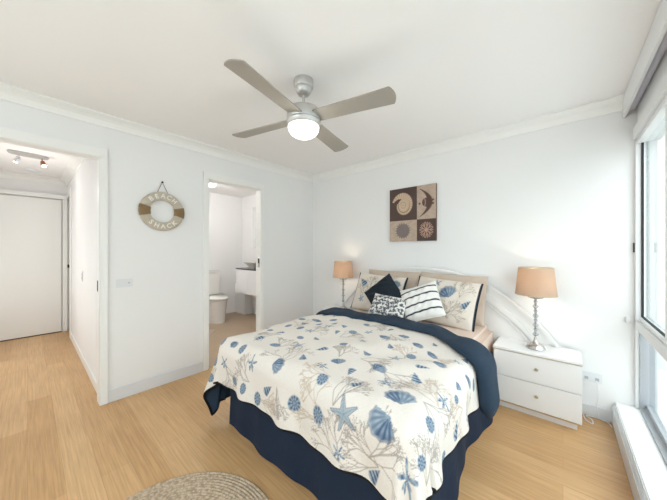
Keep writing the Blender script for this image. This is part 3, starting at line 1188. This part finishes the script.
# urchin disc
rr, an = np.hypot(A + .105, B + .185), np.arctan2(B + .185, A + .105)
pt.blend(AL, np.clip((.088 + .008 * np.cos(an * 18) - rr) * 120, 0, 1) * .8, lin((104, 96, 100)))
pt.blend(AL, (rr < .08) * (np.cos(an * 20) > .3) * .4, lin((140, 128, 124)))
# branching coral
st_ = random.getstate()
random.seed(3)
for k in range(9):
    a = k * 2 * PI / 9
    pt.segs([(.17, -.187, .17 + .035 * math.cos(a), -.187 + .035 * math.sin(a), .007)], lin((190, 156, 136)), 1.0)
    for q in (-.5, 0, .5):
        b_ = a + q
        pt.segs([(.17 + .035 * math.cos(a), -.187 + .035 * math.sin(a), .17 + .075 * math.cos(a + q * .55), -.187 + .085 * math.sin(a + q * .55), .0055)], lin((184, 148, 130)), 1.0)
random.setstate(st_)
grid_mesh('print', A, np.full_like(A, -.030), B, M['canvas'], art, col=pt.c)
MB().box(-aw / 2, aw / 2, -.0295, -.001, -ah / 2, ah / 2).build('stretcher', mat('canvas_edge', (120, 98, 86), .8), art)

# ------------------------------------------------------------ lifebuoy sign
ring = empty('lifebuoy_sign', (XL, .842, 1.655), PI / 2, 'round whitewashed wooden lifebuoy sign with rope, lettered BEACH SHACK, on the left wall', 'wall sign')
# local x runs along the wall (+x = world +Y), local -y faces the room, z up
ro, ri = .184, .106
pr = [(ri, -.008), (ri, -.026), (ri + .01, -.032), (ro - .012, -.032), (ro, -.024), (ro, -.008)]
RX = Matrix.Rotation(-PI / 2, 4, 'X')


def ringprof(lst):
    return [(r, y) for r, y in lst] + [lst[0]]


MB().lathe(ringprof(pr), 64, Matrix.Rotation(-PI / 2, 4, 'X') @ Matrix.Rotation(0, 4, 'Z')).build('ring', M['ringwood'], ring, smooth=True)
for side in (0, PI):
    rp = MB()
    for k in range(12):
        a = side + math.radians(-15 + k * 30 / 11)
        pts = []
        for q in range(17):
            t_ = q / 16 * 2 * PI
            rad = (ro + ri) / 2 + ((ro - ri) / 2 + .005) * math.cos(t_)
            yy = -.021 + .0165 * math.sin(t_)
            pts.append((rad * math.cos(a), min(yy, -.004), rad * math.sin(a)))
        rp.tube(pts, .0045, 6)
    rp.build('rope_wrap', M['rope'], ring, smooth=True)
MB().tube([(-.045, -.02, .172), (-.022, -.014, .228), (0, -.012, .277), (.022, -.014, .228), (.045, -.02, .172)], .003, 6).build('hanging_rope', M['rope'], ring)
MB().lathe([(0, 0), (.006, 0), (.006, .016), (.009, .017), (0, .02)], 12, Matrix.Translation((0, -.001, .279)) @ Matrix.Rotation(PI / 2, 4, 'X')).build('nail', M['dark'], ring)


def arc_text(word, rad, start, step, flip, name):
    t = bmesh.new()
    for i, ch in enumerate(word):
        cu = bpy.data.curves.new('letter_curve', 'FONT')
        cu.body = ch
        cu.size = .058
        cu.align_x = 'CENTER'
        cu.align_y = 'CENTER'
        cu.extrude = .0012
        cu.offset = .0012
        o = bpy.data.objects.new('letter_curve', cu)
        me = o.to_mesh()
        a = start + i * step
        rot = (PI / 2 - a) if not flip else (-PI / 2 - a)
        mt_ = Matrix.Translation((rad * math.cos(a), -.0335, rad * math.sin(a))) @ Matrix.Rotation(rot, 4, 'Y') @ Matrix.Rotation(PI / 2, 4, 'X')
        me.transform(mt_)
        t.from_mesh(me)
        o.to_mesh_clear()
        bpy.data.objects.remove(o)
        bpy.data.curves.remove(cu)
    m = MB()
    m.add(t)
    m.build(name, M['letter'], ring, label='white painted letters ' + word)


arc_text('BEACH', .143, math.radians(90 + 42), math.radians(-21), False, 'lettering')
arc_text('SHACK', .145, math.radians(-90 - 42), math.radians(21), True, 'lettering')

# ------------------------------------------------------------ ceiling fan
fan = empty('ceiling_fan', (-1.285, 1.185, 2.4), label='brushed silver four-blade ceiling fan with a lit round dome light', cat='ceiling fan')
MB().lathe([(0, -.001), (.062, -.001), (.064, -.01), (.064, -.045), (.060, -.052), (.054, -.056), (.050, -.075), (.036, -.095), (.018, -.102), (0, -.102)], 36).build('canopy', M['nickel'], fan, smooth=True)
MB().lathe([(0, -.09), (.010, -.09), (.010, -.18), (0, -.18)], 16).build('down_rod', M['nickel'], fan, smooth=True)
MB().lathe([(0, -.150), (.018, -.150), (.022, -.156), (.026, -.185), (.030, -.187), (.030, -.196), (0, -.196)], 24).build('coupling', M['nickel'], fan, smooth=True)
MB().lathe([(0, -.190), (.085, -.192), (.102, -.198), (.108, -.208), (.108, -.262), (.104, -.268), (0, -.268)], 48).build('motor_housing', M['nickel'], fan, smooth=True)
MB().lathe([(0, -.266), (.100, -.266), (.100, -.274), (0, -.274)], 40).build('shadow_ring', M['dark'], fan)
MB().lathe([(0, -.273), (.112, -.273), (.114, -.279), (.108, -.298), (.100, -.306), (0, -.306)], 48).build('light_ring', M['nickel'], fan, smooth=True)
MB().lathe([(.100, -.303), (.101, -.312), (.098, -.330), (.086, -.350), (.064, -.365), (.034, -.374), (0, -.377)], 40).build('glass_dome', M['glow'], fan, smooth=True)
for k in range(4):
    a = math.radians(14 + 90 * k)
    t = bmesh.new()
    out_ = []
    for x, wv in ((.085, .050), (.13, .054), (.35, .058), (.582, .066)):
        out_.append((x, wv))
    arc_ = [(.604 - .020 * (s_ ** 2), .066 * s_) for s_ in (1.0, .8, .5, .2, 0, -.2, -.5, -.8, -1.0)]
    poly = [(x, w_) for x, w_ in out_] + [(x + .0, y) for x, y in arc_][1:-1] + [(x, -w_) for x, w_ in reversed(out_)]
    mt_ = Matrix.Translation((0, 0, -.252)) @ Matrix.Rotation(a, 4, 'Z') @ Matrix.Rotation(math.radians(-11), 4, 'X')
    MB().prism(poly, 'z', -.003, .003, mt_).build('blade', M['blade'], fan)
for k in range(0):
    pass

# ------------------------------------------------------------ rug
rg = MB()
prof = [(0, .0)]
Rr, nb = .487, 30
for k in range(nb):
    r0, r1 = k * Rr / nb, (k + 1) * Rr / nb
    for q in (0.08, .3, .5, .7, .92):
        prof.append((r0 + (r1 - r0) * q + 1e-4, .008 + .005 * math.sin(PI * q)))
prof += [(Rr, .007), (Rr, .0005), (0, .0005)]
rg.lathe(prof, 128)
rug = rg.build('braided_rug', M['rug'], smooth=True, angle=80, label='round braided jute rug on the timber floor by the foot of the bed', cat='rug')
rug.location = (-1.211, .330, 0)


# ------------------------------------------------------------ switches, outlets, cables
def plate(name, loc, rz, w, h, label, cat, parts):
    e = empty(name, loc, rz, label, cat)
    MB().box(-w / 2, w / 2, -.008, 0, -h / 2, h / 2, .002).build('faceplate', M['plastic'], e)
    for (nm, x, z, sw, sh, mm) in parts:
        MB().box(x - sw / 2, x + sw / 2, -.0105, -.008, z - sh / 2, z + sh / 2, .0008).build(nm, M[mm], e)
    return e


plate('light_switch', (XL + .0005, .556, 1.0), PI / 2, .115, .072, 'white switch plate on the left wall below the lifebuoy sign', 'light switch',
      [('rocker', -.03, .0, .014, .022, 'plastic'), ('rocker', 0, .0, .014, .022, 'plastic'), ('rocker', .03, .0, .010, .012, 'plasticgrey')])
plate('light_switch', (-4.22, HY1 - .0005, .985), 0, .07, .115, 'white upright switch plate on the hallway wall', 'light switch',
      [('rocker', 0, .02, .016, .022, 'plasticgrey'), ('rocker', 0, -.02, .016, .022, 'plasticgrey')])
plate('power_outlet', (.168, YB - .0005, .30), 0, .115, .072, 'double power outlet low on back wall beside the right bedside table', 'power outlet',
      [('socket', -.03, -.008, .022, .022, 'plasticgrey'), ('socket', .03, -.008, .022, .022, 'plasticgrey'), ('rocker', -.03, .024, .012, .010, 'plastic'), ('rocker', .03, .024, .012, .010, 'plastic')])
bk = MB().box(.345, .375, YB - .022, YB - .0005, .762, .802, .003)
bk.build('chain_holder', M['plastic'], label='tiny white plastic bracket on back wall beside the window', cat='bracket')


def smooth_path(pts, n=14):
    P = [Vector(p) for p in pts]
    P = [P[0]] + P + [P[-1]]
    o = []
    for i in range(1, len(P) - 2):
        for k in range(n):
            t_ = k / n
            a, b, c, d_ = P[i - 1], P[i], P[i + 1], P[i + 2]
            o.append(.5 * ((2 * b) + (-a + c) * t_ + (2 * a - 5 * b + 4 * c - d_) * t_ ** 2 + (-a + 3 * b - 3 * c + d_) * t_ ** 3))
    o.append(P[-2])
    return o


MB().tube(smooth_path([(.12, 2.84, .006), (.13, 2.76, .006), (.165, 2.73, .006), (.165, 2.79, .006), (.135, 2.83, .007), (.19, 2.845, .006), (.265, 2.835, .006)]), .0035, 8).build(
    'coiled_cable', M['cord'], smooth=True, label='white cord looped on the floor beside the right bedside table', cat='cable')
MB().tube(smooth_path([(.195, YB - .012, .285), (.205, YB - .035, .2), (.195, YB - .03, .1), (.215, YB - .03, .012), (.25, YB - .045, .006), (.268, YB - .10, .006)]), .003, 8).build(
    'trailing_cable', M['cord'], smooth=True, label='white cord hanging from the power outlet down to the floor', cat='cable')

# ------------------------------------------------------------ hall ceiling fittings
hl = empty('spotlight_bar', (-4.66, .01, 2.4), math.radians(98), 'chrome oval ceiling spotlight with two small lit spots in the hallway', 'ceiling light')
b_ = MB()
b_.lathe([(0, -.001), (.050, -.001), (.053, -.015), (.048, -.034), (0, -.036)], 36, Matrix.Diagonal((3.1, 1.0, 1.0, 1.0)))
b_.build('light_base', M['nickel'], hl, smooth=True)
for k, (x, tilt, mm) in enumerate(((-.075, .5, 'chrome'), (.105, -.35, 'copper'))):
    hd = MB()
    T = Matrix.Translation((x, 0, -.058)) @ Matrix.Rotation(tilt, 4, 'X') @ Matrix.Rotation(.3 - k * .5, 4, 'Y')
    hd.lathe([(0, .0), (.014, .0), (.020, -.012), (.026, -.05), (.028, -.062), (.024, -.062), (.016, -.02), (0, -.018)], 24, T)
    hd.tube([(x, 0, -.02), (x, 0, -.06)], .006, 8)
    h_ = hd.build('spot_head', M[mm], hl, smooth=True)
    MB().lathe([(0, -.020), (.018, -.035), (.023, -.058), (.016, -.072), (0, -.078)], 20, T).build('spot_bulb', M['bulb'], h_, smooth=True)
p = lamp('hall_spot_light', 'POINT', (0, 0, -.35), 1.2, (1, .97, .93), .06)
p.parent = hl
vt = MB()
vt.lathe([(0, -.030), (.04, -.032), (.075, -.024), (.085, -.010), (.088, -.001), (0, -.001)], 32)
v_ = vt.build('smoke_alarm', M['plastic'], smooth=True, label='round white smoke alarm on the hallway ceiling behind the spotlight', cat='smoke alarm')
v_.location = (-5.55, .05, 2.4)

# ------------------------------------------------------------ bathroom
struct('wall_bathroom_nib', MB().box(BX, -4.76, 2.82, BY1, 0, .60), M['wall'])
to = empty('toilet', (BX, 2.22, .004), 0, 'white toilet with square cistern, seen through the bathroom doorway', 'toilet')
ci = MB().box(.01, .19, -.19, .19, .44, .86, .02)
ci.build('cistern', M['porcelain'], to, smooth=True, angle=50)
MB().box(.005, .20, -.20, .20, .862, .895, .01).build('cistern_lid', M['porcelain'], to)
MB().lathe([(0, 0), (.022, 0), (.022, .006), (0, .008)], 16, Matrix.Translation((.10, 0, .895))).build('flush_button', M['chrome'], to)


def oval(cx, rx, ry, z, n=36):
    o = []
    for k in range(n):
        a = 2 * PI * k / n
        x = math.cos(a)
        o.append((cx + rx * x, ry * math.sin(a) * (1.0 if x > 0 else 1.0), z))
    return o


def loft(rings):
    t = bmesh.new()
    R_ = [[t.verts.new(p) for p in r] for r in rings]
    n = len(rings[0])
    for a, b in zip(R_[:-1], R_[1:]):
        for k in range(n):
            t.faces.new((a[k], a[(k + 1) % n], b[(k + 1) % n], b[k]))
    t.faces.new(R_[0][::-1])
    t.faces.new(R_[-1])
    bmesh.ops.recalc_face_normals(t, faces=t.faces)
    return MB().add(t)


loft([oval(.34, .30, .165, 0), oval(.34, .30, .165, .03), oval(.35, .305, .17, .2), oval(.36, .315, .18, .34), oval(.37, .325, .19, .40), oval(.37, .31, .18, .41)]).build('bowl', M['porcelain'], to, smooth=True, angle=60)
loft([oval(.38, .33, .20, .412), oval(.38, .335, .205, .42), oval(.38, .335, .205, .437), oval(.38, .31, .18, .447)]).build('seat_lid', M['porcelain'], to, smooth=True, angle=60)

va = empty('vanity', (-4.70, 2.60, .48), 0, 'white wall-hung vanity with dark top, through the bathroom doorway', 'vanity')
MB().box(0, .80, .018, .379, 0, .445, .003).build('cabinet', M['white'], va)
MB().box(.003, .398, 0, .0175, .003, .44, .002).build('drawer', M['white'], va)
MB().box(.402, .797, 0, .0175, .003, .44, .002).build('drawer', M['white'], va)
MB().box(-.01, .81, -.008, .379, .446, .466, .002).build('vanity_top', M['stone'], va, label='dark stone top')
bs = empty('basin', (-4.36, 2.78, .9465), 0, 'white flared vessel basin on the dark vanity top', 'basin')
t = bmesh.new()
rr_ = [(.06, 0), (.06, .008), (.165, .115), (.158, .115), (.055, .018)]
R_ = [[t.verts.new((sx * r, sy * r * .85, z)) for sx, sy in ((1, 1), (-1, 1), (-1, -1), (1, -1))] for r, z in rr_]
for a, b in zip(R_[:-1], R_[1:]):
    for k in range(4):
        t.faces.new((a[k], a[(k + 1) % 4], b[(k + 1) % 4], b[k]))
t.faces.new(R_[0][::-1])
t.faces.new(R_[-1])
bmesh.ops.recalc_face_normals(t, faces=t.faces)
MB().add(t).build('bowl', M['porcelain'], bs)
MB().lathe([(0, .019), (.018, .019), (.018, .022), (0, .023)], 14).build('drain', M['chrome'], bs)
rh = MB().tube([(-4.701, 2.72, .80), (-4.75, 2.72, .80), (-4.75, 2.64, .80)], .009, 8)
rh.build('roll_holder', M['dark'], label='small dark roll holder on the side of the vanity', cat='roll holder')
mc = empty('mirror_cabinet', (-4.58, 2.87, 1.33), 0, 'mirror-fronted cabinet on the wall above the vanity', 'mirror cabinet')
MB().box(0, .60, .012, .109, 0, .80, .002).build('cabinet', M['white'], mc)
MB().box(.001, .599, .004, .0118, .001, .799).build('mirror_door', M['mirror'], mc)
bm_ = empty('bath_mat', (-4.17, 1.66, .0045), math.radians(-42), 'pale pink bath mat on the bathroom floor', 'bath mat')
MB().box(-.25, .36, -.20, .20, 0, .012, .005).build('pile', M['mat'], bm_)
MB().box(-.253, .363, -.203, .203, 0, .006, .002).build('border', M['taupe'], bm_)
dl = MB().lathe([(0, -.03), (.06, -.028), (.078, -.015), (.08, -.001), (0, -.001)], 28)
e = empty('downlight', (-4.50, 2.03, 2.39), 0, 'round lit downlight in the bathroom ceiling', 'ceiling light')
dl.build('lens', M['down'], e)
MB().lathe([(.0, .0), (.0, .009), (.092, .009), (.090, -.004), (.081, -.004), (.081, .0), (0, 0)], 28).build('trim_ring', M['plastic'], e, smooth=True)
